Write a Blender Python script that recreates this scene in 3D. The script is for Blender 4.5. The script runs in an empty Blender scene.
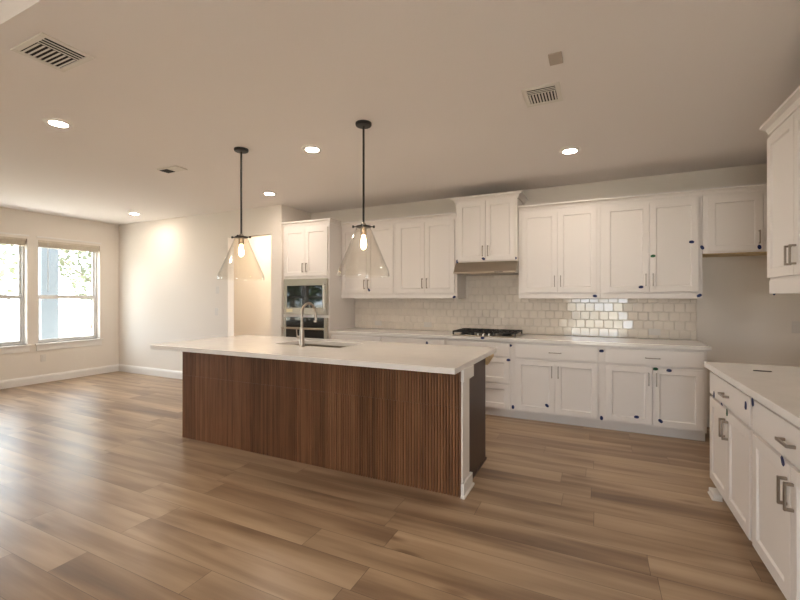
import bpy, bmesh, math, random
from mathutils import Vector, Matrix
random.seed(7)
S = bpy.context.scene
COL = S.collection
PI = math.pi

# ------------------------------------------------------------------ camera
cam_data = bpy.data.cameras.new('camera')
cam_data.sensor_width = 36.0
cam_data.lens = 36.0 * 411.3 / 800.0
cam_data.shift_y = -0.0031
cam_data.clip_start = 0.05
cam_data.clip_end = 300
cam = bpy.data.objects.new('camera', cam_data)
COL.objects.link(cam)
cam.location = (0, 0, 1.373)
cam.rotation_euler = (PI / 2, 0, math.radians(25.606))
S.camera = cam

# ------------------------------------------------------------------ world, daylight, exposure
world = bpy.data.worlds.new('sky')
S.world = world
world.use_nodes = True
wn = world.node_tree.nodes
wn['Background'].inputs['Color'].default_value = (0.82, 0.905, 1.0, 1)
wn['Background'].inputs['Strength'].default_value = 8.0
S.view_settings.view_transform = 'Standard'
S.view_settings.look = 'None'
S.view_settings.gamma = 1
S.view_settings.use_curve_mapping = False
S.view_settings.exposure = 0.50
CAN = 255.0          # recessed lights
CAN_COL = (1.0, 0.865, 0.725, 1)
BULB = 40.0
HALL_W = 80.0

sun_data = bpy.data.lights.new('sun', 'SUN')
sun_data.energy = 26.0
sun_data.angle = math.radians(.6)
sun_data.color = (1.0, .95, .88)
sun = bpy.data.objects.new('sun', sun_data)
sun.rotation_euler = Vector((-.18, 1.0, -1.9)).to_track_quat('-Z', 'Y').to_euler()
sun.location = (4, -12, 16)
COL.objects.link(sun)


def portal(name, loc, rot, sx, sy):
    d = bpy.data.lights.new(name, 'AREA')
    d.shape = 'RECTANGLE'
    d.size, d.size_y = sx, sy
    d.cycles.is_portal = True
    o = bpy.data.objects.new(name, d)
    o.location, o.rotation_euler = loc, rot
    COL.objects.link(o)


# window openings: (lo, hi, z0, z1)
LEFT_WIN = [(2.39, 3.29, .635, 2.295), (3.43, 4.335, .635, 2.295), (-.78, .15, .635, 2.295), (-1.85, -.92, .635, 2.295)]
REAR_WIN = [(-.72, .85, .04, 2.40)]
XL, YF, YW, XR, YR, ZC = -8.06, 4.66, 5.355, 1.37, -3.4, 2.73
XJ = -4.150
for lo, hi, z0, z1 in LEFT_WIN:
    portal('window_daylight', (XL - .15, (lo + hi) / 2, (z0 + z1) / 2), (0, -PI / 2, 0), z1 - z0, hi - lo)
for lo, hi, z0, z1 in REAR_WIN:
    portal('window_daylight', ((lo + hi) / 2, YR - .15, (z0 + z1) / 2), (PI / 2, 0, 0), hi - lo, z1 - z0)


# ------------------------------------------------------------------ material helpers
def mat(name, col=(.8, .8, .8), rough=.5, metal=0.0, spec=None, bump=0, bscale=40, var=0.0, vscale=3):
    m = bpy.data.materials.new(name)
    m.use_nodes = True
    nt = m.node_tree
    b = nt.nodes['Principled BSDF']
    b.inputs['Base Color'].default_value = (*col, 1)
    b.inputs['Roughness'].default_value = rough
    b.inputs['Metallic'].default_value = metal
    if spec is not None:
        b.inputs['Specular IOR Level'].default_value = spec
    tc = nt.nodes.new('ShaderNodeTexCoord')
    if bump:
        n = nt.nodes.new('ShaderNodeTexNoise')
        n.inputs['Scale'].default_value = bscale
        n.inputs['Detail'].default_value = 4
        bp = nt.nodes.new('ShaderNodeBump')
        bp.inputs['Strength'].default_value = bump
        bp.inputs['Distance'].default_value = .01
        nt.links.new(tc.outputs['Object'], n.inputs['Vector'])
        nt.links.new(n.outputs['Fac'], bp.inputs['Height'])
        nt.links.new(bp.outputs['Normal'], b.inputs['Normal'])
    if var:
        n = nt.nodes.new('ShaderNodeTexNoise')
        n.inputs['Scale'].default_value = vscale
        n.inputs['Detail'].default_value = 5
        r = nt.nodes.new('ShaderNodeValToRGB')
        r.color_ramp.elements[0].position = .3
        r.color_ramp.elements[1].position = .7
        r.color_ramp.elements[0].color = (*[c * (1 - var) for c in col], 1)
        r.color_ramp.elements[1].color = (*[min(1, c * (1 + var)) for c in col], 1)
        nt.links.new(tc.outputs['Object'], n.inputs['Vector'])
        nt.links.new(n.outputs['Fac'], r.inputs['Fac'])
        nt.links.new(r.outputs['Color'], b.inputs['Base Color'])
    return m


def emis(name, col, strength):
    m = bpy.data.materials.new(name)
    m.use_nodes = True
    nt = m.node_tree
    nt.nodes.remove(nt.nodes['Principled BSDF'])
    e = nt.nodes.new('ShaderNodeEmission')
    e.inputs['Color'].default_value = col
    e.inputs['Strength'].default_value = strength
    nt.links.new(e.outputs[0], nt.nodes['Material Output'].inputs[0])
    return m


def glass(name, tint, ior=1.5, gain=1.0):
    m = bpy.data.materials.new(name)
    m.use_nodes = True
    nt = m.node_tree
    nt.nodes.remove(nt.nodes['Principled BSDF'])
    t = nt.nodes.new('ShaderNodeBsdfTransparent')
    t.inputs['Color'].default_value = (*tint, 1)
    g = nt.nodes.new('ShaderNodeBsdfGlossy')
    g.inputs['Roughness'].default_value = .03
    lw = nt.nodes.new('ShaderNodeLayerWeight')
    lw.inputs['Blend'].default_value = .5
    pw = nt.nodes.new('ShaderNodeMath')
    pw.operation = 'POWER'
    pw.inputs[1].default_value = 4.0
    nt.links.new(lw.outputs['Facing'], pw.inputs[0])
    ma = nt.nodes.new('ShaderNodeMath')
    ma.operation = 'MULTIPLY_ADD'
    ma.use_clamp = True
    ma.inputs[1].default_value = .6 * gain
    ma.inputs[2].default_value = .04 * gain
    nt.links.new(pw.outputs[0], ma.inputs[0])
    mx = nt.nodes.new('ShaderNodeMixShader')
    nt.links.new(ma.outputs[0], mx.inputs[0])
    nt.links.new(t.outputs[0], mx.inputs[1])
    nt.links.new(g.outputs[0], mx.inputs[2])
    nt.links.new(mx.outputs[0], nt.nodes['Material Output'].inputs[0])
    return m


def floor_mat():
    m = bpy.data.materials.new('oak_vinyl_plank')
    m.use_nodes = True
    nt = m.node_tree
    N, L = nt.nodes, nt.links
    b = N['Principled BSDF']
    b.inputs['Specular IOR Level'].default_value = .38
    tc = N.new('ShaderNodeTexCoord')
    sp = N.new('ShaderNodeSeparateXYZ')
    L.new(tc.outputs['Object'], sp.inputs[0])

    def M(op, a, bb=None):
        n = N.new('ShaderNodeMath')
        n.operation = op
        for i, v in enumerate((a, bb)):
            if v is None:
                continue
            if isinstance(v, (int, float)):
                n.inputs[i].default_value = v
            else:
                L.new(v, n.inputs[i])
        return n.outputs[0]
    W, LEN = .182, 1.42
    v = M('DIVIDE', sp.outputs['Y'], W)
    row = M('FLOOR', v)
    wn1 = N.new('ShaderNodeTexWhiteNoise')
    wn1.noise_dimensions = '1D'
    L.new(row, wn1.inputs['W'])
    off = M('MULTIPLY', wn1.outputs['Value'], 7.3)
    u = M('ADD', M('DIVIDE', sp.outputs['X'], LEN), off)
    pid = M('FLOOR', u)
    cid = N.new('ShaderNodeCombineXYZ')
    L.new(row, cid.inputs[0]); L.new(pid, cid.inputs[1])
    wn2 = N.new('ShaderNodeTexWhiteNoise')
    wn2.noise_dimensions = '3D'
    L.new(cid.outputs[0], wn2.inputs['Vector'])
    # stretched grain, shifted for each plank
    shift = N.new('ShaderNodeVectorMath'); shift.operation = 'SCALE'
    L.new(wn2.outputs['Color'], shift.inputs[0]); shift.inputs['Scale'].default_value = 37.0
    add = N.new('ShaderNodeVectorMath'); add.operation = 'ADD'
    L.new(tc.outputs['Object'], add.inputs[0]); L.new(shift.outputs[0], add.inputs[1])
    mp = N.new('ShaderNodeMapping')
    mp.inputs['Scale'].default_value = (.55, 5.2, 1)
    L.new(add.outputs[0], mp.inputs['Vector'])
    g1 = N.new('ShaderNodeTexNoise')
    g1.inputs['Scale'].default_value = 1.25; g1.inputs['Detail'].default_value = 2.5; g1.inputs['Roughness'].default_value = .55
    g1.inputs['Distortion'].default_value = .3
    L.new(mp.outputs[0], g1.inputs['Vector'])
    mp2 = N.new('ShaderNodeMapping')
    mp2.inputs['Scale'].default_value = (4, 90, 1)
    L.new(add.outputs[0], mp2.inputs['Vector'])
    g2 = N.new('ShaderNodeTexNoise')
    g2.inputs['Scale'].default_value = 1.0; g2.inputs['Detail'].default_value = 3
    L.new(mp2.outputs[0], g2.inputs['Vector'])
    # knots
    mp3 = N.new('ShaderNodeMapping'); mp3.inputs['Scale'].default_value = (1.1, 4.0, 1)
    L.new(add.outputs[0], mp3.inputs['Vector'])
    vo = N.new('ShaderNodeTexVoronoi'); vo.inputs['Scale'].default_value = 1.3
    L.new(mp3.outputs[0], vo.inputs['Vector'])
    kn = N.new('ShaderNodeMapRange')
    kn.inputs['From Min'].default_value = .03; kn.inputs['From Max'].default_value = .16
    kn.inputs['To Min'].default_value = .35; kn.inputs['To Max'].default_value = 0
    L.new(vo.outputs['Distance'], kn.inputs['Value'])
    t = M('ADD', M('MULTIPLY', M('SUBTRACT', wn2.outputs['Value'], .5), .30),
          M('ADD', M('MULTIPLY', M('SUBTRACT', g1.outputs['Fac'], .5), 1.55), M('MULTIPLY', M('SUBTRACT', g2.outputs['Fac'], .5), .16)))
    t = M('SUBTRACT', M('ADD', t, .5), kn.outputs[0])
    cr = N.new('ShaderNodeValToRGB')
    e = cr.color_ramp.elements
    e[0].position = .0; e[0].color = (.140, .088, .056, 1)
    e[1].position = 1.0; e[1].color = (.55, .408, .275, 1)
    x = e.new(.36); x.color = (.268, .175, .108, 1)
    x = e.new(.62); x.color = (.41, .290, .185, 1)
    L.new(t, cr.inputs['Fac'])
    # plank joints
    fv = M('FRACT', v); fu = M('FRACT', u)
    ev = M('MINIMUM', fv, M('SUBTRACT', 1.0, fv)); eu = M('MINIMUM', fu, M('SUBTRACT', 1.0, fu))
    jv = M('LESS_THAN', ev, .0085); ju = M('LESS_THAN', eu, .0011)
    j = M('MAXIMUM', jv, ju)
    mix = N.new('ShaderNodeMix'); mix.data_type = 'RGBA'
    L.new(M('MULTIPLY', j, .62), mix.inputs['Factor'])
    L.new(cr.outputs['Color'], mix.inputs[6])
    mix.inputs[7].default_value = (.06, .035, .02, 1)
    L.new(mix.outputs[2], b.inputs['Base Color'])
    ro = N.new('ShaderNodeMapRange')
    ro.inputs['To Min'].default_value = .29; ro.inputs['To Max'].default_value = .33
    L.new(g1.outputs['Fac'], ro.inputs['Value'])
    L.new(ro.outputs[0], b.inputs['Roughness'])
    bp = N.new('ShaderNodeBump'); bp.inputs['Strength'].default_value = .35; bp.inputs['Distance'].default_value = .002
    L.new(M('SUBTRACT', M('MULTIPLY', g2.outputs['Fac'], .4), j), bp.inputs['Height'])
    L.new(bp.outputs['Normal'], b.inputs['Normal'])
    return m


def walnut_mat(name, dark, mid, light, period=.0219, rough=.42):
    """vertical-grain walnut whose tone changes from one slat to the next"""
    m = bpy.data.materials.new(name)
    m.use_nodes = True
    nt = m.node_tree
    N, L = nt.nodes, nt.links
    b = N['Principled BSDF']
    tc = N.new('ShaderNodeTexCoord')
    sp = N.new('ShaderNodeSeparateXYZ'); L.new(tc.outputs['Object'], sp.inputs[0])

    def M(op, a, bb=None):
        n = N.new('ShaderNodeMath'); n.operation = op
        for i, v in enumerate((a, bb)):
            if v is None:
                continue
            if isinstance(v, (int, float)):
                n.inputs[i].default_value = v
            else:
                L.new(v, n.inputs[i])
        return n.outputs[0]
    sid = M('FLOOR', M('DIVIDE', sp.outputs['X'], period))
    bid = M('FLOOR', M('DIVIDE', sp.outputs['X'], period * 7))
    w1 = N.new('ShaderNodeTexWhiteNoise'); w1.noise_dimensions = '1D'; L.new(sid, w1.inputs['W'])
    w2 = N.new('ShaderNodeTexWhiteNoise'); w2.noise_dimensions = '1D'; L.new(bid, w2.inputs['W'])
    mp = N.new('ShaderNodeMapping'); mp.inputs['Scale'].default_value = (22, 22, 1.6)
    L.new(tc.outputs['Object'], mp.inputs['Vector'])
    g = N.new('ShaderNodeTexNoise'); g.inputs['Scale'].default_value = 1.6; g.inputs['Detail'].default_value = 6
    L.new(mp.outputs[0], g.inputs['Vector'])
    t = M('ADD', M('MULTIPLY', w1.outputs['Value'], .20), M('ADD', M('ADD', M('MULTIPLY', w2.outputs['Value'], .20), .05), M('MULTIPLY', g.outputs['Fac'], .60)))
    cr = N.new('ShaderNodeValToRGB')
    e = cr.color_ramp.elements
    e[0].position = .25; e[0].color = (*dark, 1)
    e[1].position = .88; e[1].color = (*light, 1)
    x = e.new(.55); x.color = (*mid, 1)
    L.new(t, cr.inputs['Fac'])
    L.new(cr.outputs['Color'], b.inputs['Base Color'])
    b.inputs['Roughness'].default_value = rough
    return m


MT = {}
MT['wall'] = mat('wall_paint', (.82, .762, .693), .85, bump=.05, bscale=120)
MT['ceiling'] = mat('ceiling_paint', (.86, .812, .782), .9, bump=.06, bscale=90)
MT['trim'] = mat('trim_paint', (.85, .82, .785), .45)
MT['cab'] = mat('cabinet_paint', (.84, .795, .76), .38)
MT['floor'] = floor_mat()
MT['walnut'] = walnut_mat('walnut_slats', (.080, .033, .015), (.215, .096, .045), (.34, .165, .082))
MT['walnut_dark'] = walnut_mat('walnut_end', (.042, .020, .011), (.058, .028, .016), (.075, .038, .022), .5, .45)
MT['quartz'] = mat('quartz', (.85, .82, .785), .09, var=.03, vscale=9)
MT['steel'] = mat('brushed_steel', (.50, .45, .38), .30, 1.0, bump=.04, bscale=200)
MT['brushed'] = mat('brushed_faucet', (.44, .39, .34), .28, 1.0)
MT['nickel'] = mat('satin_nickel', (.33, .28, .235), .32, 1.0)
MT['black'] = mat('black_metal', (.012, .011, .010), .45)
MT['iron'] = mat('cast_iron', (.015, .014, .013), .6, bump=.2, bscale=200)
MT['blackglass'] = mat('black_oven_glass', (.008, .008, .008), .04, spec=.8)
MT['tile'] = mat('glazed_tile', (.84, .765, .675), .06, spec=.8, var=.05, vscale=6, bump=.10, bscale=22)
MT['grout'] = mat('grout', (.80, .73, .645), .9)
MT['vinyl'] = mat('window_vinyl', (.74, .73, .72), .4)
MT['blind'] = mat('blind_fabric', (.64, .57, .47), .8, var=.08, vscale=60)
MT['tanplate'] = mat('primed_plate', (.47, .40, .34), .6)
MT['plate'] = mat('switch_plate', (.74, .70, .65), .35)
MT['tape'] = mat('blue_tape', (.009, .021, .11), .6)
MT['tapegreen'] = mat('green_tape', (.01, .09, .035), .6)
MT['vent'] = mat('vent_paint', (.76, .72, .66), .5)
MT['ventdark'] = mat('vent_hole', (.02, .018, .016), .9)
MT['plywood'] = mat('plywood', (.62, .47, .26), .7, var=.15, vscale=30)
MT['dark'] = mat('dark_plastic', (.03, .028, .026), .5)
MT['pane'] = glass('window_glass', (.97, .985, .98))
MT['shade'] = glass('shade_glass', (.992, .986, .970), 1.45, 1.3)
MT['can'] = emis('led_diffuser', CAN_COL, CAN)
MT['bulb'] = emis('bulb_glow', (1.0, .66, .34, 1), BULB)
MT['lawn'] = mat('lawn_grass', (.27, .245, .19), .95, var=.2, vscale=3)
MT['concrete'] = mat('porch_concrete', (.55, .53, .50), .9, var=.06)
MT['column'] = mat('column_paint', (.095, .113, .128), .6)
MT['leaf'] = mat('leaf', (.05, .09, .03), .6, var=.35, vscale=2)
MT['leafpale'] = mat('pale_leaf', (.17, .19, .12), .6, var=.3, vscale=2)
MT['bark'] = mat('bark', (.16, .12, .09), .9, bump=.4, bscale=30)
MT['sticker'] = mat('paper_sticker', (.80, .72, .48), .6)


# ------------------------------------------------------------------ mesh helpers
class MB:
    def __init__(self):
        self.v, self.f = [], []

    def add(self, verts, faces):
        n = len(self.v)
        self.v += [tuple(p) for p in verts]
        self.f += [tuple(i + n for i in fc) for fc in faces]
        return self

    def box(self, x0, x1, y0, y1, z0, z1):
        return self.add([(x0, y0, z0), (x1, y0, z0), (x1, y1, z0), (x0, y1, z0), (x0, y0, z1), (x1, y0, z1), (x1, y1, z1), (x0, y1, z1)],
                        [(0, 3, 2, 1), (4, 5, 6, 7), (0, 1, 5, 4), (1, 2, 6, 5), (2, 3, 7, 6), (3, 0, 4, 7)])

    def prism(self, pts, axis, a, b):
        """extrude a 2-D outline along an axis; pts in the other two axes in xyz order"""
        def p3(p, t):
            return {'x': (t, p[0], p[1]), 'y': (p[0], t, p[1]), 'z': (p[0], p[1], t)}[axis]
        n = len(pts)
        vs = [p3(p, a) for p in pts] + [p3(p, b) for p in pts]
        fs = [tuple(range(n))[::-1], tuple(range(n, 2 * n))] + [(i, (i + 1) % n, n + (i + 1) % n, n + i) for i in range(n)]
        return self.add(vs, fs)

    def lathe(self, prof, c=(0, 0, 0), n=32, cap=True, axis='z'):
        vs, fs = [], []
        for r, h in prof:
            for k in range(n):
                a = 2 * PI * k / n
                q = (r * math.cos(a), r * math.sin(a), h)
                if axis == 'y':
                    q = (q[0], q[2], q[1])
                elif axis == 'x':
                    q = (q[2], q[0], q[1])
                vs.append((c[0] + q[0], c[1] + q[1], c[2] + q[2]))
        for i in range(len(prof) - 1):
            for k in range(n):
                fs.append((i * n + k, i * n + (k + 1) % n, (i + 1) * n + (k + 1) % n, (i + 1) * n + k))
        if cap:
            fs.append(tuple(range(n))[::-1])
            fs.append(tuple((len(prof) - 1) * n + k for k in range(n)))
        return self.add(vs, fs)

    def tube(self, path, r, n=14):
        path = [Vector(p) for p in path]
        rs = r if isinstance(r, (list, tuple)) else [r] * len(path)
        vs, fs = [], []
        ref = None
        for i, p in enumerate(path):
            d = (path[min(i + 1, len(path) - 1)] - path[max(i - 1, 0)]).normalized()
            if ref is None:
                ref = d.orthogonal().normalized()
            ref = (ref - d * ref.dot(d)).normalized()
            w = d.cross(ref)
            for k in range(n):
                a = 2 * PI * k / n
                vs.append(p + (ref * math.cos(a) + w * math.sin(a)) * rs[i])
        for i in range(len(path) - 1):
            for k in range(n):
                fs.append((i * n + k, i * n + (k + 1) % n, (i + 1) * n + (k + 1) % n, (i + 1) * n + k))
        fs.append(tuple(range(n))[::-1])
        fs.append(tuple((len(path) - 1) * n + k for k in range(n)))
        return self.add(vs, fs)

    def build(self, name, m, parent=None, smooth=False, bevel=0, loc=(0, 0, 0)):
        me = bpy.data.meshes.new(name)
        me.from_pydata(self.v, [], self.f)
        bm = bmesh.new(); bm.from_mesh(me)
        bmesh.ops.recalc_face_normals(bm, faces=bm.faces)
        bm.to_mesh(me); bm.free()
        me.materials.append(m)
        if smooth:
            for p in me.polygons:
                p.use_smooth = True
        o = bpy.data.objects.new(name, me)
        o.location = loc
        COL.objects.link(o)
        if parent:
            o.parent = parent
        if bevel:
            b = o.modifiers.new('bevel', 'BEVEL')
            b.width, b.segments, b.limit_method, b.angle_limit = bevel, 2, 'ANGLE', math.radians(40)
        if smooth == 'auto':
            for p in me.polygons:
                p.use_smooth = True
            me.set_sharp_from_angle(angle=math.radians(35))
        return o


def tag(o, label, cat, group=None):
    o['label'], o['category'] = label, cat
    if group:
        o['group'] = group
    return o


def thing(name, label, cat, loc=(0, 0, 0), rz=0, group=None):
    o = bpy.data.objects.new(name, None)
    o.empty_display_size = .1
    COL.objects.link(o)
    o.location = loc
    o.rotation_euler = (0, 0, rz)
    return tag(o, label, cat, group)


def struct(o):
    o['kind'] = 'structure'
    return o


def copy_tree(o, parent=None):
    c = o.copy()
    COL.objects.link(c)
    c.parent = parent
    for ch in list(o.children):
        copy_tree(ch, c)
    return c


# ------------------------------------------------------------------ setting
T = .16
struct(MB().box(XL - T, 2.05, YR - T, 7.2, -.12, 0).build('floor', MT['floor']))
cl = MB()
cl.box(XL - T, 2.1, .985, 7.3, ZC, 3.25)                 # kitchen ceiling, a step lower than the living room's
cl.box(XL - T, 2.1, YR - T, .985, 2.93, 3.25)
struct(cl.build('ceiling', MT['ceiling']))


def wall_x(mb, x0, x1, ya, yb, z0, z1, holes):
    """wall of constant X with rectangular holes along Y"""
    y = ya
    for lo, hi, a, b in sorted(holes):
        mb.box(x0, x1, y, lo, z0, z1)
        mb.box(x0, x1, lo, hi, z0, a)
        mb.box(x0, x1, lo, hi, b, z1)
        y = hi
    mb.box(x0, x1, y, yb, z0, z1)
    return mb


def wall_y(mb, y0, y1, xa, xb, z0, z1, holes):
    x = xa
    for lo, hi, a, b in sorted(holes):
        mb.box(x, lo, y0, y1, z0, z1)
        if a > z0:
            mb.box(lo, hi, y0, y1, z0, a)
        mb.box(lo, hi, y0, y1, b, z1)
        x = hi
    mb.box(x, xb, y0, y1, z0, z1)
    return mb


struct(wall_x(MB(), XL - T, XL, YR - T, 7.2, 0, 3.2, LEFT_WIN).build('wall_left', MT['wall']))
DOOR = (-5.235, -4.345, 0, 2.315)
wf = wall_y(MB(), YF, YF + .12, XL, XJ, 0, 3.2, [DOOR])
wf.box(XJ - .12, XJ, YF + .12, YW, 0, 3.2)               # return beside the oven cabinet
struct(wf.build('wall_far', MT['wall']))
struct(MB().box(XJ - .12, 2.1, YW, YW + .14, 0, 3.2).build('wall_back', MT['wall']))
wr = MB().box(XR, XR + .12, YR - T, 3.62, 0, 3.2)
wr.box(XR + .12, 2.02, 3.50, 3.62, 0, 3.2)
wr.box(1.90, 2.02, 3.62, YW, 0, 3.2)                     # recess for the refrigerator
struct(wr.build('wall_right', MT['wall']))
struct(wall_y(MB(), YR - T, YR, XL, XR, 0, 3.2, REAR_WIN).build('wall_rear', MT['wall']))
hw = MB().box(XL, XJ - .12, 6.05, 6.17, 0, 3.2)
struct(hw.build('wall_hall', MT['wall']))


def baseboard_profile():
    return [(0, 0), (.015, 0), (.015, .095), (.011, .112), (.005, .125), (0, .13)]


bb = MB()
bb.prism([(XL + d, z) for d, z in baseboard_profile()], 'y', YR, YF)
struct(bb.build('baseboard_left', MT['trim']))
bb = MB()
bb.prism([(YF - d, z) for d, z in baseboard_profile()], 'x', XL + .016, DOOR[0])
bb.prism([(YF - d, z) for d, z in baseboard_profile()], 'x', DOOR[1], XJ)
struct(bb.build('baseboard_far', MT['trim']))
bb = MB()
bb.prism([(YW - d, z) for d, z in baseboard_profile()], 'x', .935, 1.90)
struct(bb.build('baseboard_back', MT['trim']))


def window(n, lo, hi, z0, z1, side, double=True, panels=1, fw=.026):
    """drywall-wrapped window: frame, two sashes, panes, sill with apron"""
    root = bpy.data.objects.new('window_%d' % n, None)
    COL.objects.link(root)
    struct(root)
    w, h = hi - lo, z1 - z0
    if side == 'left':                                       # local x runs along +Y, local y to the outside (-X)
        root.location = (XL, lo, z0)
        root.rotation_euler = (0, 0, PI / 2)
    else:                                                    # rear wall: local x along -X, outside is -Y
        root.location = (hi, YR, z0)
        root.rotation_euler = (0, 0, PI)
    a, b = .085, .15
    f = MB()
    q = .022
    for i in range(panels):
        x0, x1 = w * i / panels, w * (i + 1) / panels
        f.box(x0, x0 + fw, a, b, 0, h).box(x1 - fw, x1, a, b, 0, h)
        f.box(x0 + fw, x1 - fw, a, b, 0, q).box(x0 + fw, x1 - fw, a, b, h - q, h)
    struct(f.build('window_frame', MT['vinyl'], root, bevel=.003))
    for i in range(panels):
        x0, x1 = w * i / panels + fw, w * (i + 1) / panels - fw
        mid = h * .45
        spans = [(q, mid + .03, a + .012, a + .037), (mid - .03, h - q, a + .037, a + .062)] if double else [(q, h - q, a + .02, a + .05)]
        for (q0, q1, s0, s1) in spans:
            s = MB()
            s.box(x0, x0 + .028, s0, s1, q0, q1).box(x1 - .028, x1, s0, s1, q0, q1)
            s.box(x0 + .028, x1 - .028, s0, s1, q0, q0 + .035).box(x0 + .028, x1 - .028, s0, s1, q1 - .06, q1)
            so = struct(s.build('sash', MT['vinyl'], root, bevel=.002))
            p = MB().box(x0 + .028, x1 - .028, (s0 + s1) / 2 - .002, (s0 + s1) / 2 + .002, q0 + .035, q1 - .06)
            struct(p.build('pane', MT['pane'], so))
    if side == 'left':
        s = MB().box(-.045, w + .045, -.035, a, -.022, 0)
        struct(s.build('sill', MT['trim'], root, bevel=.004))
        struct(MB().box(-.025, w + .025, -.016, 0, -.115, -.022).build('apron', MT['trim'], root, bevel=.003))
        struct(MB().box(-.02, w + .02, -.012, 0, h + .035, h + .062).build('head_trim', MT['trim'], root, bevel=.003))
    return root


for i, (lo, hi, z0, z1) in enumerate(LEFT_WIN):
    window(i + 1, lo, hi, z0, z1, 'left')
window(5, *REAR_WIN[0], 'rear', True, 2)


def blind(lo, hi, z1, label, cord):
    r = thing('roller_blind', label, 'blind', (XL, lo, z1), PI / 2, 'raised window blinds')
    w = hi - lo
    MB().box(.008, w - .008, .012, .075, -.045, 0).build('headrail', MT['blind'], r, bevel=.004)
    s = MB()
    for k in range(5):
        s.box(.012, w - .012, .018 + .002 * (k % 2), .070, -.054 - .010 * k, -.046 - .010 * k)
    s.build('gathered_fabric', MT['blind'], r)
    MB().box(.01, w - .01, .016, .072, -.116, -.097).build('bottom_rail', MT['blind'], r, bevel=.004)
    if cord:
        MB().tube([(.135, .01, -.03), (.135, .008, -.5), (.135, .01, -.82)], .004, 8).build('cord', MT['vinyl'], r)
    return r


blind(*LEFT_WIN[0][:2], 2.30, 'raised taupe blind in the window cut by the left edge of the photo', False)
blind(*LEFT_WIN[1][:2], 2.30, 'raised taupe blind with a long cord in the window next to the room corner', True)

# hallway light: a real ceiling fixture beyond the doorway
r = thing('hall_light', 'round warm light on the hallway ceiling behind the wall opening', 'ceiling light', (-5.7, 5.45, ZC))
MB().lathe([(.15, 0), (.15, -.02), (.14, -.03)], n=32).build('rim', MT['trim'], r)
MB().lathe([(.135, -.03), (.12, -.06), (.06, -.085), (.01, -.09)], n=32).build('diffuser', emis('hall_glow', (1, .82, .60, 1), HALL_W), r, smooth=True)

# ------------------------------------------------------------------ exterior
struct(MB().box(-70, 40, -60, 60, -.32, -.125).build('lawn', MT['lawn']))
struct(MB().box(-10.1, XL - T, 1.0, 6.5, -.125, -.03).build('porch_floor', MT['concrete']))
struct(MB().box(-9.62, -9.38, 1.0, 6.5, 2.78, 3.0).build('porch_beam', MT['trim']))
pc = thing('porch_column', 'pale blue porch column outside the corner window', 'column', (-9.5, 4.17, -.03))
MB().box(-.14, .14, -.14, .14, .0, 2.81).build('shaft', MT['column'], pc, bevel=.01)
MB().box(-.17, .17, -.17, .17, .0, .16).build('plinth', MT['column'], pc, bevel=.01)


def tree(name, label, leaf, loc, h, rad, seed, n=1500, sq=1.0):
    rnd = random.Random(seed)
    r = thing(name, label, 'tree', loc, 0, 'trees beyond the lawn')
    t = MB()
    t.tube([(0, 0, -.02), (.05, .03, h * .25), (-.05, .08, h * .5), (.02, .0, h * .8)], [.16, .13, .1, .04], 8)
    for k in range(6):
        a = rnd.uniform(0, 2 * PI)
        z = h * rnd.uniform(.3, .6)
        t.tube([(0, .05, z), (rad * .35 * math.cos(a), rad * .35 * math.sin(a), z + h * .12), (rad * .7 * math.cos(a), rad * .7 * math.sin(a), z + h * .22)], [.06, .04, .015], 6)
    t.build('trunk', MT['bark'], r, smooth=True)
    c = MB()
    blobs = [(rnd.gauss(0, rad * .4), rnd.gauss(0, rad * .4), h * rnd.uniform(.22, .92), rad * rnd.uniform(.28, .5)) for _ in range(16)]
    for k in range(n):
        bx, by, bz, br = rnd.choice(blobs)
        d = Vector((rnd.gauss(0, 1), rnd.gauss(0, 1), rnd.gauss(0, 1))).normalized()
        p = Vector((bx, by, bz)) + d * br * rnd.uniform(.7, 1.05)
        u = Vector((rnd.gauss(0, 1), rnd.gauss(0, 1), rnd.gauss(0, 1))).normalized()
        w = u.orthogonal().normalized()
        s = rnd.uniform(.10, .2)
        c.add([p - u * s, p + w * s * .45 , p + u * s, p - w * s * .45], [(0, 1, 2, 3)])
    c.build('foliage', leaf, r)
    return r


tree('leafy_tree', 'pale green leafy tree beyond the lawn right of the porch column', MT['leafpale'], (-22, 11.6, -.125), 6.5, 2.3, 3, 2600)
tree('leafy_tree', 'tree beyond the lawn in the window cut by the left edge of the photo', MT['leafpale'], (-19.5, 5.4, -.125), 6.2, 1.9, 5)
tree('leafy_tree', 'dark green tree mirrored in the left half of the microwave glass', MT['leaf'], (-13.5, -6.6, -.125), 6.0, 2.2, 6, 4500)
tree('leafy_tree', 'dark green tree mirrored in the right half of the microwave glass', MT['leaf'], (-16.5, -12.0, -.125), 6.5, 2.4, 8, 4500)
struct(MB().box(-7.5, 2.4, -9.0, YR - T, -.125, -.04).build('bounce_patio', mat('bounce_concrete', (.72, .69, .64), .9, var=.05)))  # unseen pale slab added behind the camera to bounce daylight up to the ceiling

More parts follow.
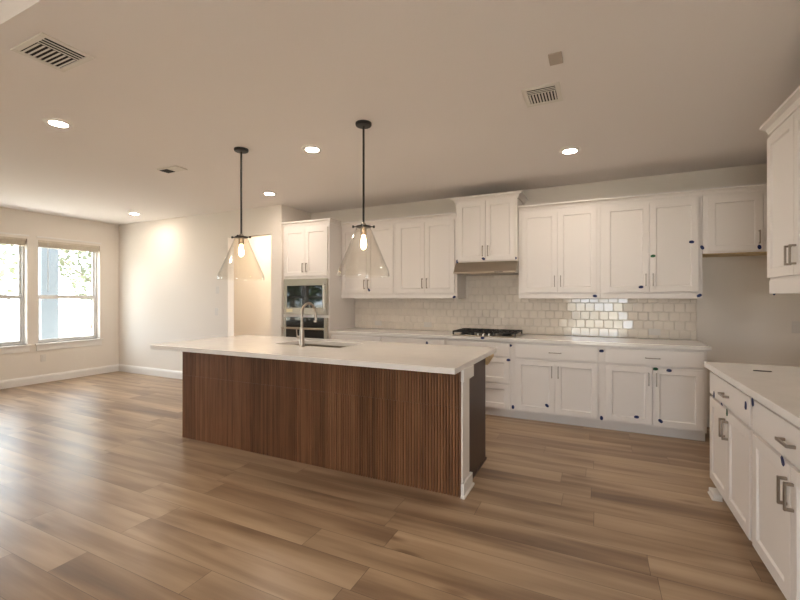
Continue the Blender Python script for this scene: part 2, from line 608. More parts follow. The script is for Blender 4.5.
# ------------------------------------------------------------------ cabinet kit (local: x left to right, front at y = 0, body towards +y)
def shaker(w, h, frame=.058, t=.02, mat_=None, name='door', parent=None, loc=(0, 0, 0)):
    m = MB()
    i, d = frame, .010
    x = [0, i, w - i, w]
    z = [0, i, h - i, h]
    m.box(0, i, -t, 0, 0, h).box(w - i, w, -t, 0, 0, h)
    m.box(i, w - i, -t, 0, 0, i).box(i, w - i, -t, 0, h - i, h)
    m.box(i, w - i, -t + d, -.002, i, h - i)
    # small inner slope
    s = .007
    m.prism([(-t, i), (-t + d, i), (-t + d, i + s)], 'x', i, w - i)
    m.prism([(-t, h - i), (-t + d, h - i - s), (-t + d, h - i)], 'x', i, w - i)
    m.prism([(i, -t), (i + s, -t + d), (i, -t + d)], 'z', i, h - i)
    m.prism([(w - i, -t), (w - i, -t + d), (w - i - s, -t + d)], 'z', i, h - i)
    return m.build(name, mat_ or MT['cab'], parent, bevel=.0015, loc=loc)


def slab_front(w, h, t=.02, name='drawer', parent=None, loc=(0, 0, 0)):
    return MB().box(0, w, -t, 0, 0, h).build(name, MT['cab'], parent, bevel=.003, loc=loc)


def pull(parent, x, z, vertical, L=.128, t=.02, chunky=False):
    """bar pull on the face of a door; x, z = its middle on that door"""
    m = MB()
    w = .0065 if chunky else .0045
    out = t + .032
    a, b = -L / 2, L / 2
    if vertical:
        m.box(-w, w, -out, -out + .009, a, b)
        m.box(-w, w, -out + .009, -t, a, a + .012).box(-w, w, -out + .009, -t, b - .012, b)
    else:
        m.box(a, b, -out, -out + .009, -w, w)
        m.box(a, a + .012, -out + .009, -t, -w, w).box(b - .012, b, -out + .009, -t, -w, w)
    return m.build('handle', MT['nickel'], parent, bevel=.0015, loc=(x, 0, z))


def crown(parent, w, depth, h0, h1, out=.055, left=True, right=True, ret=None):
    """crown moulding mitred round a cabinet top"""
    prof = [(0, h0), (.012, h0), (.012, h0 + .012), (out * .45, h0 + (h1 - h0) * .55), (out, h1 - .016), (out, h1), (0, h1)]
    m = MB()
    vs, fs = [], []
    n = len(prof)
    for px, side in ((0, -1), (w, 1)):
        use = left if side < 0 else right
        for d, z in prof:                                 # front corner
            vs.append((px + side * d * (1 if use else 0), -d, z))
    for i in range(n):
        fs.append((i, (i + 1) % n, n + (i + 1) % n, n + i))
    for base, side, use in ((0, -1, left), (n, 1, right)):
        if use:
            k = len(vs)
            px = 0 if side < 0 else w
            for d, z in prof:
                vs.append((px + side * d, ret or depth, z))
            for i in range(n):
                fs.append((base + i, base + (i + 1) % n, k + (i + 1) % n, k + i))
            fs.append(tuple(k + i for i in range(n)))
        else:
            fs.append(tuple(base + i for i in range(n)))
    m.add(vs, fs)
    return m.build('crown_molding', MT['cab'], parent)


UPPER_D = .362


def upper_cabinet(label, loc, w, z0, z1, rz=0, depth=UPPER_D, rail=.07, doors=2, gaps=(.035, .035), top=.055, crown_h=.06,
                  cl=False, cr=False, pull_z=None, chunky=False, door_z0=None, handle_sides=None):
    """wall cabinet; z0 = bottom of the light rail, z1 = top of the crown"""
    r = thing('upper_cabinet', label, 'cabinet', (loc[0], loc[1], z0), rz, 'white upper cabinets')
    H = z1 - z0
    b0 = rail                                            # door bottom above z0
    MB().box(0.0005, w - .0005, .0, depth, 0, H - crown_h * .4).build('body', MT['cab'], r, bevel=.001)
    if rail:
        MB().box(0.001, w - .001, -.005, 0, 0, b0 - .018).build('light_rail', MT['cab'], r, bevel=.002)
    crown(r, w, depth, H - crown_h, H, left=cl, right=cr)
    dh = H - top - crown_h * .55 - (b0 if rail else .012)
    dz = b0 if rail else .012
    x0, x1 = gaps[0], w - gaps[1]
    if doors == 2:
        dw = (x1 - x0 - .004) / 2
        for k in range(2):
            dx = x0 + k * (dw + .004)
            d = shaker(dw, dh, parent=r, loc=(dx, 0, dz))
            hx = dw - .03 if k == 0 else .03
            pull(d, hx, pull_z or .125, True, L=.115 if chunky else .128, chunky=chunky)
    return r


YU = 4.992
ZT = 2.445
ZB = 1.362
upper_cabinet('white two-door upper cabinet half hidden by the right glass pendant, beside the oven cabinet', (-3.330, YU), .868, ZB, ZT, gaps=(.02, .03))
upper_cabinet('white two-door upper cabinet directly left of the range hood', (-2.462, YU), .872, ZB, ZT)
upper_cabinet('taller white two-door cabinet standing proud directly above the range hood', (-1.585, 4.925), .745, 1.805, 2.605, rail=.0, depth=.429,
              gaps=(.025, .025), top=.03, crown_h=.065, cl=True, cr=True, pull_z=.115)
upper_cabinet('white two-door upper cabinet directly right of the range hood', (-.836, YU), .868, ZB, ZT)
upper_cabinet('white two-door upper cabinet at the right end of the backsplash, with green and blue tape', (.032, YU), .914, ZB, ZT)
fc = upper_cabinet('short white upper cabinet over the empty refrigerator recess', (.948, YU), .930, 1.808, ZT, rail=.0, pull_z=.125, gaps=(.04, .04))
u_ = MB().box(.006, .924, .004, .358, -.008, -.0005).build('underside_panel', MT['plywood'], fc)
u_['label'] = 'bare wooden underside'
upper_cabinet('white upper cabinet on the right wall cut by the photo edge', (1.035, 3.520), .86, 1.398, 2.510, rz=-PI / 2, depth=.333, rail=.105,
              cl=False, cr=False, gaps=(.012, .03), chunky=True, pull_z=.115)
upper_cabinet('white upper cabinet on the right wall nearer than the one in view', (1.035, 2.658), .86, 1.398, 2.510, rz=-PI / 2, depth=.333, rail=.105,
              cl=False, cr=True, chunky=True, pull_z=.115)


BASE_D = .622


def base_cabinet(label, loc, w, rz=0, fronts='drawer+doors', chunky=False, gaps=(.03, .03), toe=.095, toe_in=.07, depth=BASE_D, handles=True, pulls_top=True, dbl=False):
    r = thing('base_cabinet', label, 'cabinet', (loc[0], loc[1], 0), rz, 'white base cabinets')
    MB().box(0, w, 0, depth, toe, .876).build('body', MT['cab'], r, bevel=.001)
    MB().box(0, w, toe_in, toe_in + .02, 0, toe).build('toe_kick', MT['cab'], r)
    x0, x1 = gaps[0], w - gaps[1]
    if fronts == 'drawer+doors':
        d = slab_front(x1 - x0, .150, parent=r, loc=(x0, 0, .706))
        pull(d, (x1 - x0) / 2, .072, False, L=.115 if chunky else .128, chunky=chunky)
        dw = (x1 - x0 - .004) / 2
        for k in range(2):
            dd = shaker(dw, .568, parent=r, loc=(x0 + k * (dw + .004), 0, .117))
            pull(dd, dw - .03 if k == 0 else .03, .568 - .115, True, L=.115 if chunky else .128, chunky=chunky)
    elif fronts == 'drawers':
        slab_front(x1 - x0, .150, name='drawer', parent=r, loc=(x0, 0, .706))
        for z, h in ((.405, .285), (.112, .278)):
            shaker(x1 - x0, h, parent=r, loc=(x0, 0, z), name='drawer')
    return r


YB = 4.73
base_cabinet('white base cabinet mostly hidden by the island, beside the oven cabinet', (-3.330, YB), .815)
base_cabinet('white base cabinet seen just above the island, with tape on its drawer', (-2.515, YB), .885)
base_cabinet('white three-drawer base cabinet under the gas cooktop', (-1.630, YB), .770, fronts='drawers', gaps=(.03, .03))
base_cabinet('white base cabinet just right of the cooktop, with drawer over two doors', (-.860, YB), .895, gaps=(.04, .03))
base_cabinet('white base cabinet at the right end of the back wall run, green tape on top', (.035, YB), .895, gaps=(.045, .03))
XB = .730
base_cabinet('white base cabinet at the far end of the right counter', (XB, 3.55), .872, rz=-PI / 2, chunky=True, gaps=(.02, .022), depth=.637)
base_cabinet('white base cabinet under the right counter cut by the photo corner', (XB, 2.677), .960, rz=-PI / 2, chunky=True, gaps=(.022, .03), depth=.637)
base_cabinet('white base cabinet under the near end of the right counter', (XB, 1.716), .755, rz=-PI / 2, chunky=True, depth=.637)
ft = thing('skirting_block', 'small white skirting block on the floor at the far end of the right counter', 'trim', (.70, 3.40, 0))
MB().box(0, .06, .02, .15, 0, .010).box(.008, .06, .026, .15, .010, .042).build('block', MT['trim'], ft, bevel=.004)

# oven cabinet
TW = .815
r = thing('oven_cabinet', 'tall white cabinet holding the built-in microwave and oven', 'cabinet', (-4.146, 4.70, 0))
b = MB()
D = .655
b.box(0, .02, 0, D, 0, 2.43).box(TW - .02, TW, 0, D, 0, 2.43).box(.02, TW - .02, D - .02, D, .0, 2.43)
b.box(.02, TW - .02, 0, D - .02, 1.64, 2.43)
b.box(.02, TW - .02, 0, D - .02, 1.092, 1.128)
b.box(.02, TW - .02, 0, D - .02, .095, .40)
b.box(.02, TW - .02, .07, .09, 0, .095)
b.build('body', MT['cab'], r, bevel=.001)
crown(r, TW, D, 2.40, 2.462, out=.045, left=False, right=True, ret=.225)
dw = (TW - .05 - .004) / 2
for k in range(2):
    d = shaker(dw, .675, parent=r, loc=(.025 + k * (dw + .004), 0, 1.68))
    pull(d, dw - .03 if k == 0 else .03, .115, True)
d = shaker(TW - .06, .27, parent=r, loc=(.03, 0, .115), name='drawer')
pull(d, (TW - .06) / 2, .135, False)

r = thing('microwave_oven', 'stainless built-in microwave oven with dark glass door in the tall cabinet', 'microwave', (-4.124, 4.70, 1.130))
mw, mh = .771, .508
fr = MB()
gx0, gx1, gz0, gz1 = .060, mw - .083, .098, .412
fr.box(0, mw, -.025, 0, 0, gz0).box(0, mw, -.025, 0, gz1, mh).box(0, gx0, -.025, 0, gz0, gz1).box(gx1, mw, -.025, 0, gz0, gz1)
fr.build('trim_frame', MT['steel'], r, bevel=.003)
MB().box(0.01, mw - .01, 0, .45, 0.005, mh - .008).build('case', MT['dark'], r)
MB().box(gx0, gx1, -.021, -.001, gz0, gz1).build('door_glass', MT['blackglass'], r)
MB().tube([(mw - .03, -.055, .06), (mw - .03, -.055, mh - .06)], .009, 12).box(mw - .036, mw - .024, -.055, -.025, .075, .09).box(mw - .036, mw - .024, -.055, -.025, mh - .09, mh - .075).build('handle', MT['steel'], r)
MB().box(.055, .165, -.0265, -.0252, .030, .078).build('paper_sticker', MT['sticker'], r)

r = thing('wall_oven', 'black glass wall oven with steel handle below the microwave', 'oven', (-4.124, 4.70, .402))
oh = .688
MB().box(.01, mw - .01, 0, .5, .004, oh - .004).build('case', MT['dark'], r)
MB().box(0, .045, -.025, 0, 0, oh).build('side_trim', MT['steel'], r, bevel=.002)
MB().box(mw - .055, mw, -.025, 0, 0, oh).build('side_trim', MT['steel'], r, bevel=.002)
MB().box(.045, mw - .055, -.022, -.001, .0, .565).build('door_glass', MT['blackglass'], r)
MB().box(.045, mw - .055, -.024, -.001, .570, oh).build('control_panel', MT['blackglass'], r)
MB().tube([(.0, -.07, .535), (mw - .02, -.07, .535)], .016, 14).box(.05, .07, -.07, -.022, .525, .545).box(mw - .09, mw - .07, -.07, -.022, .525, .545).build('handle', MT['steel'], r)

# range hood
r = thing('range_hood', 'slim stainless range hood below the tall cabinet over the cooktop', 'range hood', (-1.589, 4.925, 1.665))
hw_ = .752
MB().prism([(.43, .0), (-.100, .0), (-.100, .016), (.0, .139), (.43, .139)], 'x', 0, hw_).build('hood_body', MT['steel'], r, bevel=.003)
MB().box(.03, hw_ - .03, -.06, .38, -.006, -.0005).build('filter', MT['nickel'], r)
MB().box(.50, .60, -.1008, -.0998, .004, .012).build('switch_panel', MT['dark'], r)


# ------------------------------------------------------------------ backsplash: individually tilted glazed tiles in one mesh
def backsplash():
    rnd = random.Random(11)
    m = MB()
    P, G = .0985, .0018
    x_lo, x_hi = -3.328, .962
    y0 = YW - .006
    row = 0
    z = .917
    while z < 1.80:
        zt = z + P - G
        off = -P / 2 if row % 2 else 0
        x = x_lo + off
        while x < x_hi:
            a, b = max(x, x_lo), min(x + P - G, x_hi)
            top = zt
            lim = 1.663 if (a > -1.585 and b < -.84) else 1.3595
            if b - a > .012 and z < lim - .02:
                top = min(zt, lim)
                ta, tb = rnd.gauss(0, .010), rnd.gauss(0, .010)
                cx, cz = (a + b) / 2, (z + top) / 2
                v = []
                for (px, pz) in ((a, z), (b, z), (b, top), (a, top)):
                    v.append((px, y0, pz))
                e = .004
                for (px, pz) in ((a + e, z + e), (b - e, z + e), (b - e, top - e), (a + e, top - e)):
                    v.append((px, y0 - .006 + ta * (px - cx) + tb * (pz - cz), pz))
                m.add(v, [(4, 5, 6, 7), (0, 1, 5, 4), (1, 2, 6, 5), (2, 3, 7, 6), (3, 0, 4, 7)])
            x += P
        z += P
        row += 1
    return m


r = thing('tile_backsplash', 'glossy beige square tile backsplash between counter and upper cabinets', 'backsplash', (0, 0, 0))
backsplash().build('tiles', MT['tile'], r)
g = MB().box(-3.328, .963, YW - .006, YW - .0005, .916, 1.3595).box(-1.583, -.842, YW - .006, YW - .0005, 1.3595, 1.663)
g.build('grout', MT['grout'], r)


# ------------------------------------------------------------------ countertops
def slab_hole(x0, x1, y0, y1, z0, z1, h=None):
    m = MB()
    if not h:
        return m.box(x0, x1, y0, y1, z0, z1)
    a, b, c, d = h
    xs, ys = [x0, a, b, x1], [y0, c, d, y1]
    vs = [(x, y, z) for z in (z0, z1) for y in ys for x in xs]
    idx = lambda i, j, k: k * 16 + j * 4 + i
    fs = []
    for i in range(3):
        for j in range(3):
            if i == 1 and j == 1:
                continue
            fs.append((idx(i, j, 1), idx(i + 1, j, 1), idx(i + 1, j + 1, 1), idx(i, j + 1, 1)))
            fs.append((idx(i, j, 0), idx(i, j + 1, 0), idx(i + 1, j + 1, 0), idx(i + 1, j, 0)))
    for i in range(3):
        fs.append((idx(i, 0, 0), idx(i + 1, 0, 0), idx(i + 1, 0, 1), idx(i, 0, 1)))
        fs.append((idx(i, 3, 0), idx(i, 3, 1), idx(i + 1, 3, 1), idx(i + 1, 3, 0)))
        fs.append((idx(0, i, 0), idx(0, i, 1), idx(0, i + 1, 1), idx(0, i + 1, 0)))
        fs.append((idx(3, i, 0), idx(3, i + 1, 0), idx(3, i + 1, 1), idx(3, i, 1)))
    q = [(1, 1), (2, 1), (2, 2), (1, 2)]
    for k in range(4):
        (i, j), (i2, j2) = q[k], q[(k + 1) % 4]
        fs.append((idx(i, j, 0), idx(i, j, 1), idx(i2, j2, 1), idx(i2, j2, 0)))
    return m.add(vs, fs)


tag(slab_hole(-3.330, .962, 4.705, YW - .001, .8765, .914).build('countertop', MT['quartz'], bevel=.003),
    'white quartz countertop along the back wall under the backsplash', 'countertop')
tag(slab_hole(.692, XR - .002, .955, 3.606, .8765, .914).build('countertop', MT['quartz'], bevel=.003),
    'white quartz countertop on the right, cut by the photo edge', 'countertop')
SINK = (-2.85, -2.085, 3.10, 3.50)
tag(slab_hole(-3.862, -.818, 2.52, 3.722, .880, .920, SINK).build('countertop', MT['quartz'], bevel=.003),
    'long white quartz island countertop with the sink cut in it', 'countertop')

# ------------------------------------------------------------------ island
r = thing('kitchen_island', 'large kitchen island clad in reeded walnut with white corner pilasters', 'island', (-2.266, 3.1, 0))
ox, oy = -2.266, 3.1


def loc(m):
    m.v = [(x - ox, y - oy, z) for x, y, z in m.v]
    return m


bx0, bx1 = -3.6595, -.866
b = MB()
b.box(bx0, bx1, 2.75, 3.08, 0.0, .8795)
b.box(bx0, -2.87, 3.08, 3.56, 0.0, .8795).box(-2.065, bx1, 3.08, 3.474, 0.0, .8795).box(-2.87, -2.065, 3.08, 3.56, 0, .62)
b.box(-2.87, -2.065, 3.52, 3.56, .62, .8795)
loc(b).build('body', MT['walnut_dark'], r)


def reeded(x0, x1, z0, z1):
    """board cut with round reeds, one mesh per board"""
    P = .0219
    n = max(1, round((x1 - x0) / P))
    p = (x1 - x0) / n
    pts = []
    for k in range(n):
        a = x0 + k * p
        for t, y in ((0, 2.7400), (.25, 2.7400), (.28, 2.7275), (.38, 2.7245), (.87, 2.7245), (.97, 2.7275)):
            pts.append((a + t * p, y))
    pts.append((x1, 2.7400))
    m = MB()
    N = len(pts)
    vs = [(x, y, z0) for x, y in pts] + [(x, y, z1) for x, y in pts]
    fs = [(i, i + 1, N + i + 1, N + i) for i in range(N - 1)]
    k = len(vs)
    vs += [(x0, 2.75, z0), (x1, 2.75, z0), (x0, 2.75, z1), (x1, 2.75, z1)]
    fs += [(k, k + 1, k + 3, k + 2), (0, N, k + 2, k), (N - 1, k + 1, k + 3, 2 * N - 1)]
    fs += [tuple(range(N)) + (k + 1, k), tuple(range(N, 2 * N)) + (k + 3, k + 2)]
    return m.add(vs, fs)


x0, x1 = -3.688, -.8408
nb = 6
for z0, z1, cuts in ((.0, .6118, [0, .125, .31, .475, .655, .83, 1]), (.6138, .8795, [0, .22, .40, .60, .79, 1])):
    for a, c in zip(cuts[:-1], cuts[1:]):
        loc(reeded(x0 + (x1 - x0) * a + .0004, x0 + (x1 - x0) * c - .0004, z0, z1)).build('reeded_panel', MT['walnut'], r)


def pilaster(sx, inner, outer):
    m = MB()
    a, c = sorted((inner, outer))
    q = .010 * (1 if outer > inner else -1)
    a2, c2 = sorted((inner, outer + q))
    y_ = 2.722 if sx > 0 else 2.752
    m.box(a, c, y_, 2.885, .10, .80)
    m.box(*((a2, c2, 2.7145) if sx > 0 else (a, c, 2.752)), 2.965, .795, .8795)
    m.box(a2, c2, 2.7145 if sx > 0 else 2.752, 2.935, .0, .10)
    q2 = q * 1.8
    a3, c3 = sorted((inner, outer + q2))
    m.box(a3, c3, 2.706 if sx > 0 else 2.752, 2.955, .0, .018)
    return loc(m).build('pilaster', MT['trim'], r, bevel=.003)


p = pilaster(1, -.8405, -.828); p['label'] = 'white pilaster at the right corner'
p = pilaster(-1, -3.660, -3.6875); p['label'] = 'white pilaster at the left corner'
loc(MB().box(-.866, -.8405, 2.746, 2.90, 0, .8795)).build('corner_filler', MT['trim'], r)
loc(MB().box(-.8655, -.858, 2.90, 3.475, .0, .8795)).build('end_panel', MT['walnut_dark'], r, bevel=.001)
loc(MB().box(-.858, -.846, 2.94, 3.475, .0, .018)).build('shoe_molding', MT['walnut_dark'], r, bevel=.004)
w = loc(MB().prism([(3.476, .8795), (3.70, .8795), (3.70, .845), (3.476, .80)], 'x', -.862, -.838)).build('support_bracket', MT['plywood'], r)
w['label'] = 'bare wooden bracket under the counter overhang'

# sink
r = thing('kitchen_sink', 'undermount steel sink sunk in the island countertop', 'sink', (SINK[0], SINK[2], .66))
sw, sd = SINK[1] - SINK[0], SINK[3] - SINK[2]
m = MB()
m.box(-.008, sw + .008, -.008, sd + .008, 0, .006)
m.box(-.008, 0, -.008, sd + .008, .006, .2195).box(sw, sw + .008, -.008, sd + .008, .006, .2195)
m.box(0, sw, -.008, 0, .006, .2195).box(0, sw, sd, sd + .008, .006, .2195)
m.build('basin', MT['steel'], r)
MB().lathe([(.045, .006), (.045, .009), (.03, .010)], (sw / 2, sd / 2, 0), 24).build('drain', MT['nickel'], r)

# faucet
r = thing('kitchen_faucet', 'brushed gooseneck pull-down faucet on the island countertop', 'faucet', (-2.455, 3.03, .920))
MB().lathe([(.030, 0), (.030, .008), (.024, .016), (.0225, .10), (.021, .16), (.0145, .165)], n=24).build('base_column', MT['brushed'], r, smooth='auto')
path = [(0, 0, .16), (0, 0, .30)]
for k in range(1, 13):
    a = PI * k / 12
    path.append((.0, .098 - .098 * math.cos(a), .30 + .098 * math.sin(a)))
path.append((0, .197, .285))
MB().tube(path, .0115, 16).build('spout', MT['brushed'], r, smooth='auto')
MB().tube([(0, .197, .292), (0, .197, .28), (0, .199, .235), (0, .1995, .215)], [.0125, .0155, .0175, .016], 16).build('spray_head', MT['brushed'], r, smooth='auto')
MB().box(-.007, .007, .1795, .182, .232, .262).build('spray_button', MT['dark'], r)
h = MB().tube([(-.02, 0, .085), (-.052, 0, .085)], .014, 14)
h.tube([(-.045, 0, .085), (-.052, -.005, .10), (-.056, -.012, .175)], [.008, .006, .005], 10)
h.build('lever_handle', MT['brushed'], r, smooth='auto')

# ------------------------------------------------------------------ cooktop
r = thing('gas_cooktop', 'black gas cooktop with cast-iron grates on the back counter', 'cooktop', (-1.600, 4.775, .9145))
cw, cd = .775, .51
MB().box(0, cw, 0, cd, 0, .010).build('cooktop_plate', MT['steel'], r, bevel=.003)
for k in range(3):
    gx0, gx1 = .012 + k * .252, .012 + k * .252 + .247
    g = MB()
    for (a, c, d, e) in ((gx0, gx1, .02, .034), (gx0, gx1, cd - .034, cd - .02), (gx0, gx0 + .013, .034, cd - .034), (gx1 - .013, gx1, .034, cd - .034),
                         (gx0, gx1, cd / 2 - .006, cd / 2 + .006)):
        g.box(a, c, d, e, .040, .056)
    for t in (.27, .5, .73):
        x = gx0 + (gx1 - gx0) * t
        g.box(x - .005, x + .005, .034, cd - .034, .042, .057)
    for (x, y) in ((gx0, .02), (gx1 - .014, .02), (gx0, cd - .034), (gx1 - .014, cd - .034)):
        g.box(x, x + .014, y, y + .014, .010, .040)
    g.build('grate', MT['iron'], r)
for (x, y, q) in ((.13, .14, .035), (.13, .37, .045), (.387, .27, .06), (.64, .14, .045), (.64, .37, .035)):
    MB().lathe([(q + .012, .010), (q + .012, .018), (q, .020), (q, .030), (q * .8, .034)], (x, y, 0), 24).build('burner', MT['iron'], r)
for k in range(5):
    MB().lathe([(.017, .010), (.016, .030), (.013, .033)], (.25 + k * .068, .052, 0), 16).build('knob', MT['steel'], r)

# ------------------------------------------------------------------ pendants
def pendant(x, y, label):
    r = thing('pendant_lamp', label, 'pendant lamp', (x, y, ZC), 0, 'glass pendants over the island')
    MB().lathe([(.063, 0), (.063, -.014), (.058, -.022), (.012, -.026)], n=36).build('canopy', MT['black'], r, smooth='auto')
    MB().tube([(0, 0, -.02), (0, 0, -.80)], .0085, 12).build('rod', MT['black'], r, smooth='auto')
    s = MB().lathe([(.010, -.775), (.023, -.79), (.024, -.865), (.021, -.872)], n=24)
    s.build('socket', MT['nickel'], r, smooth='auto')
    c = MB().lathe([(.052, -.799), (.058, -.801), (.058, -.811), (.052, -.813)], n=36)
    c.build('collar', MT['black'], r, smooth='auto')
    for k in range(3):
        a = math.radians(25.6 + (0, 180, 270)[k])
        k_ = MB().tube([(.054 * math.cos(a), .054 * math.sin(a), -.806), (.082 * math.cos(a), .082 * math.sin(a), -.806)], [.004, .004], 10)
        k_.tube([(.074 * math.cos(a), .074 * math.sin(a), -.806), (.088 * math.cos(a), .088 * math.sin(a), -.806)], [.010, .010], 12)
        k_.build('thumbscrew', MT['black'], r, smooth='auto')
    outer = [(.050, -.800), (.056, -.815), (.187, -1.125), (.199, -1.150), (.203, -1.180), (.203, -1.194)]
    inner = [(a - .003, z) for a, z in outer[::-1]]
    g = MB().lathe(outer + inner, n=64, cap=False)
    g.build('glass_shade', MT['shade'], r, smooth='auto')
    MB().lathe([(.010, -.868), (.013, -.885), (.021, -.925), (.0235, -.948), (.019, -.968), (.009, -.980), (.002, -.983)], n=24).build('bulb', MT['bulb'], r, smooth=True)
    return r


pendant(-2.935, 2.765, 'clear glass cone pendant over the left end of the island')
pendant(-1.640, 2.765, 'clear glass cone pendant over the right half of the island')


# ------------------------------------------------------------------ ceiling fittings
def can_light(x, y, label, z=ZC):
    r = thing('recessed_light', label, 'ceiling light', (x, y, z), 0, 'recessed ceiling lights')
    MB().lathe([(.092, 0), (.092, -.004), (.084, -.009), (.058, -.010), (.058, -.001)], n=40).build('trim_ring', MT['trim'], r, smooth='auto')
    MB().lathe([(.0575, -.004), (.050, -.0095), (.030, -.0125), (.004, -.0135)], n=40).build('diffuser', MT['can'], r, smooth=True)
    return r


can_light(-3.775, 1.735, 'recessed ceiling light nearest the left vent, at the left of the photo')
can_light(-2.345, 3.04, 'recessed ceiling light between the two pendant rods')
can_light(-.226, 4.10, 'recessed ceiling light in front of the upper cabinets at the right')
can_light(-3.845, 4.09, 'recessed ceiling light in front of the oven cabinet')
can_light(-6.73, 4.13, 'recessed ceiling light near the far left room corner')


can_light(-3.8, -1.3, 'added unseen fill light in the living area behind the viewpoint', 2.93)  # unseen fill lamp, added to brighten the foreground floor and ceiling
can_light(-.4, -1.3, 'added unseen fill light in the living area near the glass door', 2.93)  # second unseen lamp, added as warm fill from behind the camera


def vent(x, y, w, d, label, rz=0, ns=9):
    r = thing('ceiling_vent', label, 'vent', (x, y, ZC), rz, 'ceiling air vents')
    f = .030
    m = MB()
    m.box(-w / 2, w / 2, -d / 2, -d / 2 + f, -.008, 0).box(-w / 2, w / 2, d / 2 - f, d / 2, -.008, 0)
    m.box(-w / 2, -w / 2 + f, -d / 2 + f, d / 2 - f, -.008, 0).box(w / 2 - f, w / 2, -d / 2 + f, d / 2 - f, -.008, 0)
    m.build('frame', MT['vent'], r, bevel=.003)
    MB().box(-w / 2 + f, w / 2 - f, -d / 2 + f, d / 2 - f, -.0012, -.0002).build('duct_opening', MT['ventdark'], r)
    iw, idp = w - 2 * f, d - 2 * f
    y_split = -idp / 2 + idp * .34
    n = ns
    for k in range(n):
        cx = -iw / 2 + iw * (k + .5) / n
        q = iw / n * .26
        MB().prism([(cx - q, -.0070), (cx + q * .9, -.0050), (cx + q, -.0040), (cx - q, -.0058)], 'y', y_split, idp / 2).build('louvre', MT['vent'], r)
    for k in range(3):
        cy = -idp / 2 + idp * .34 * (k + .9) / 3.4
        MB().box(-iw / 2, iw / 2, cy - .0045, cy + .0045, -.007, -.005).build('louvre', MT['vent'], r)
    return r


vent(-2.722, 1.228, .25, .33, 'louvred ceiling vent in the top left of the photo', PI / 2, 8)
vent(-.330, 2.895, .235, .27, 'louvred ceiling vent beside the small square ceiling plate', 0)
r = thing('ceiling_vent', 'small ceiling vent left of the left pendant canopy', 'vent', (-4.05, 2.88, ZC), 0, 'ceiling air vents')
MB().box(-.15, .15, -.07, .07, -.010, 0).build('frame', MT['vent'], r, bevel=.004)
MB().box(-.135, -.02, -.05, .05, -.0125, -.0101).build('grille', MT['ventdark'], r)
tag(MB().box(-.036, .036, -.060, .060, -.007, 0).build('ceiling_plate', MT['tanplate'], bevel=.003, loc=(-.212, 2.484, ZC)),
    'small blank square plate on the ceiling beyond the right vent', 'cover plate')


# ------------------------------------------------------------------ switches and outlets
def plate(name, label, cat, loc, rz, w=.072, h=.115, kind='outlet', group=None):
    r = thing(name, label, cat, loc, rz, group)
    MB().box(-w / 2, w / 2, -.006, 0, -h / 2, h / 2).build('cover', MT['plate'], r, bevel=.002)
    if kind == 'switch':
        MB().box(-.016, .016, -.010, -.006, -.033, .033).build('rocker', MT['plate'], r, bevel=.002)
    else:
        for s in (-1, 1):
            k = MB()
            if w > h:
                k.box(s * .02 - .015, s * .02 + .015, -.0085, -.006, -.014, .014)
            else:
                k.box(-.014, .014, -.0085, -.006, s * .02 - .015, s * .02 + .015)
            k.build('socket', MT['plate'], r, bevel=.002)
    return r


plate('light_switch', 'white switch plate left of the wall opening, the upper of two', 'switch', (-5.458, YF, 1.493), 0, kind='switch', group='wall switches')
plate('light_switch', 'white switch plate left of the wall opening, the lower of two', 'switch', (-5.478, YF, 1.147), 0, kind='switch', group='wall switches')
plate('wall_outlet', 'white wall outlet below the window next to the room corner', 'outlet', (XL, 3.50, .40), PI / 2, group='wall outlets')
plate('wall_outlet', 'pale outlet set sideways in the backsplash between oven cabinet and cooktop', 'outlet', (-2.915, YW - .0125, .995), 0, .115, .072, group='wall outlets')
plate('wall_outlet', 'pale outlet set sideways in the backsplash just left of the cooktop', 'outlet', (-2.13, YW - .0125, .995), 0, .115, .072, group='wall outlets')
plate('wall_outlet', 'pale outlet set sideways in the right end of the backsplash', 'outlet', (.575, YW - .0125, .99), 0, .115, .072, group='wall outlets')
plate('wall_outlet', 'outlet on the bare wall in the refrigerator recess', 'outlet', (1.775, YW, 1.08), 0, group='wall outlets')

# dark strip lying on the right counter
tag(MB().box(-.045, .045, -.006, .006, 0, .006).build('dark_strip', MT['dark'], bevel=.002, loc=(.925, 3.275, .9142)),
    'thin dark strip lying on the right countertop', 'strip')


# ------------------------------------------------------------------ painter's tape marks
def tape_mesh(m):
    t = MB()
    out = [(-0.0213, -0.0100), (-0.0063, -0.0150), (0.0100, -0.0137), (0.0219, -0.0063), (0.0206, 0.0088), (0.0075, 0.0150), (-0.0100, 0.0137), (-0.0219, 0.0050)]
    n = len(out)
    vs = [(x, -.0004 - .0009 * (x > .005), z) for x, z in out] + [(x, -.0016 - .0022 * (x > .005), z) for x, z in out]
    t.add(vs, [tuple(range(n)), tuple(range(n, 2 * n))[::-1]] + [(i, (i + 1) % n, n + (i + 1) % n, n + i) for i in range(n)])
    return t.build('tape_mark', m)


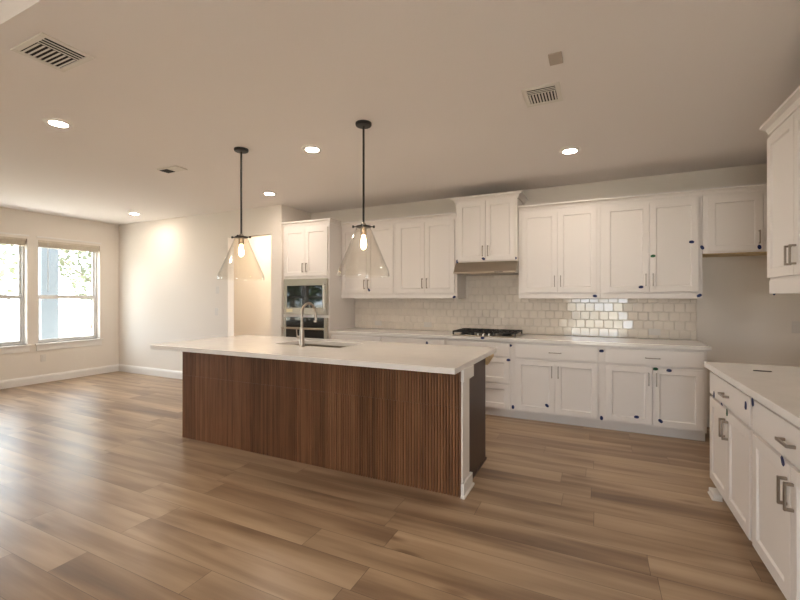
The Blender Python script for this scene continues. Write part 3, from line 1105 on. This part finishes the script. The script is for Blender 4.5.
TAPES = [
    (0.522, 4.972, 1.803, 'y', 0, 'g', 'green tape on the doors of the rightmost upper cabinet on the backsplash'),
    (0.852, 4.972, 1.929, 'y', 10, 'b', 'blue tape high on a door of the upper cabinet beside the refrigerator recess'),
    (0.414, 4.972, 1.483, 'y', 0, 'b', 'dark tape low on the door just left of the handles under the green tape'),
    (-0.021, 4.986, 1.390, 'y', 8, 'b', 'blue tape on the light rail above the bright tile reflection'),
    (0.918, 4.986, 1.393, 'y', -25, 'b', 'blue tape on the right end of the light rail by the refrigerator recess'),
    (0.943, 4.992, 1.871, 'y', 70, 'b', 'blue tape at the lower left corner of the short cabinet over the refrigerator recess'),
    (1.383, 4.972, 1.850, 'y', 90, 'b', 'blue tape under the handle of the short cabinet over the refrigerator recess'),
    (-2.861, 4.972, 1.478, 'y', 60, 'b', 'dark tape low on the upper cabinet door behind the right pendant'),
    (-1.629, 4.986, 1.380, 'y', -15, 'b', 'blue tape on the light rail just left of the range hood'),
    (-1.569, 4.925, 1.821, 'y', 90, 'b', 'dark tape at the lower left corner of the cabinet above the hood'),
    (-1.235, 4.905, 1.840, 'y', 30, 'b', 'dark tape under the handles of the cabinet above the hood'),
    (-0.867, 4.925, 1.834, 'y', 0, 'b', 'blue tape at the lower right corner of the cabinet above the hood'),
    (-1.196, 4.705, 0.905, 'y', 0, 'b', 'dark tape on the counter edge right below the cooktop'),
    (-0.888, 4.730, 0.831, 'y', 0, 'b', 'blue tape beside the top drawer below the right end of the cooktop'),
    (-0.901, 4.710, 0.669, 'y', 0, 'b', 'blue tape on the middle drawer below the cooktop'),
    (-0.855, 4.730, 0.139, 'y', 90, 'b', 'blue tape at the floor end of the stile left of the two-door base cabinet'),
    (-0.490, 4.710, 0.202, 'y', 45, 'b', 'blue tape low on the left door of the base cabinet right of the cooktop'),
    (0.041, 4.730, 0.821, 'y', 0, 'b', 'blue tape at the top of the stile between the two right base cabinets'),
    (0.041, 4.730, 0.129, 'y', 90, 'b', 'blue tape at the bottom of the stile between the two right base cabinets'),
    (0.515, 4.710, 0.674, 'y', 0, 'g', 'green tape above the door handles of the base cabinet at the right end'),
    (0.627, 4.710, 0.668, 'y', 5, 'b', 'bright blue tape on the top rail right of the green tape on the base cabinet'),
    (0.354, 4.710, 0.184, 'y', 0, 'b', 'blue tape at the bottom of the left door of the right end base cabinet'),
    (0.557, 4.710, 0.170, 'y', 45, 'b', 'blue tape at the bottom of the right door of the right end base cabinet'),
    (-1.889, 4.710, 0.811, 'y', 90, 'b', 'dark tape on a back drawer seen just above the island counter'),
    (0.730, 3.532, 0.709, 'x', 80, 'b', 'dark tape on the left stile at the far end of the right base cabinets'),
    (0.710, 3.405, 0.721, 'x', 80, 'b', 'dark tape on the left end of the far right-hand drawer'),
    (0.720, 3.261, 0.686, 'x', 10, 'b', 'small dark tape in the gap below the far right-hand drawer'),
    (0.710, 3.099, 0.678, 'x', 80, 'g', 'green tape above the door handles of the far right-hand cabinet'),
    (0.710, 2.752, 0.802, 'x', 80, 'b', 'blue tape on the right end of the far right-hand drawer'),
    (0.710, 2.644, 0.845, 'x', 55, 'b', 'curled blue tape on the left end of the near right-hand drawer'),
    (0.710, 2.272, 0.681, 'x', 40, 'b', 'blue tape on the near right-hand door above its handle'),
    (1.038, 3.457, 1.402, 'x', 0, 'b', 'dark tape under the corner of the upper cabinet on the right wall'),
]
protos = {}
for i, (x, y, z, face, roll, colr, label) in enumerate(TAPES):
    if colr not in protos:
        o = protos[colr] = tape_mesh(MT['tape'] if colr == 'b' else MT['tapegreen'])
    else:
        o = protos[colr].copy()
        COL.objects.link(o)
    o.location = (x, y, z)
    o.rotation_euler = (0, math.radians(roll), -PI / 2 if face == 'x' else 0)
    tag(o, label, 'tape', 'tape marks on the cabinets')
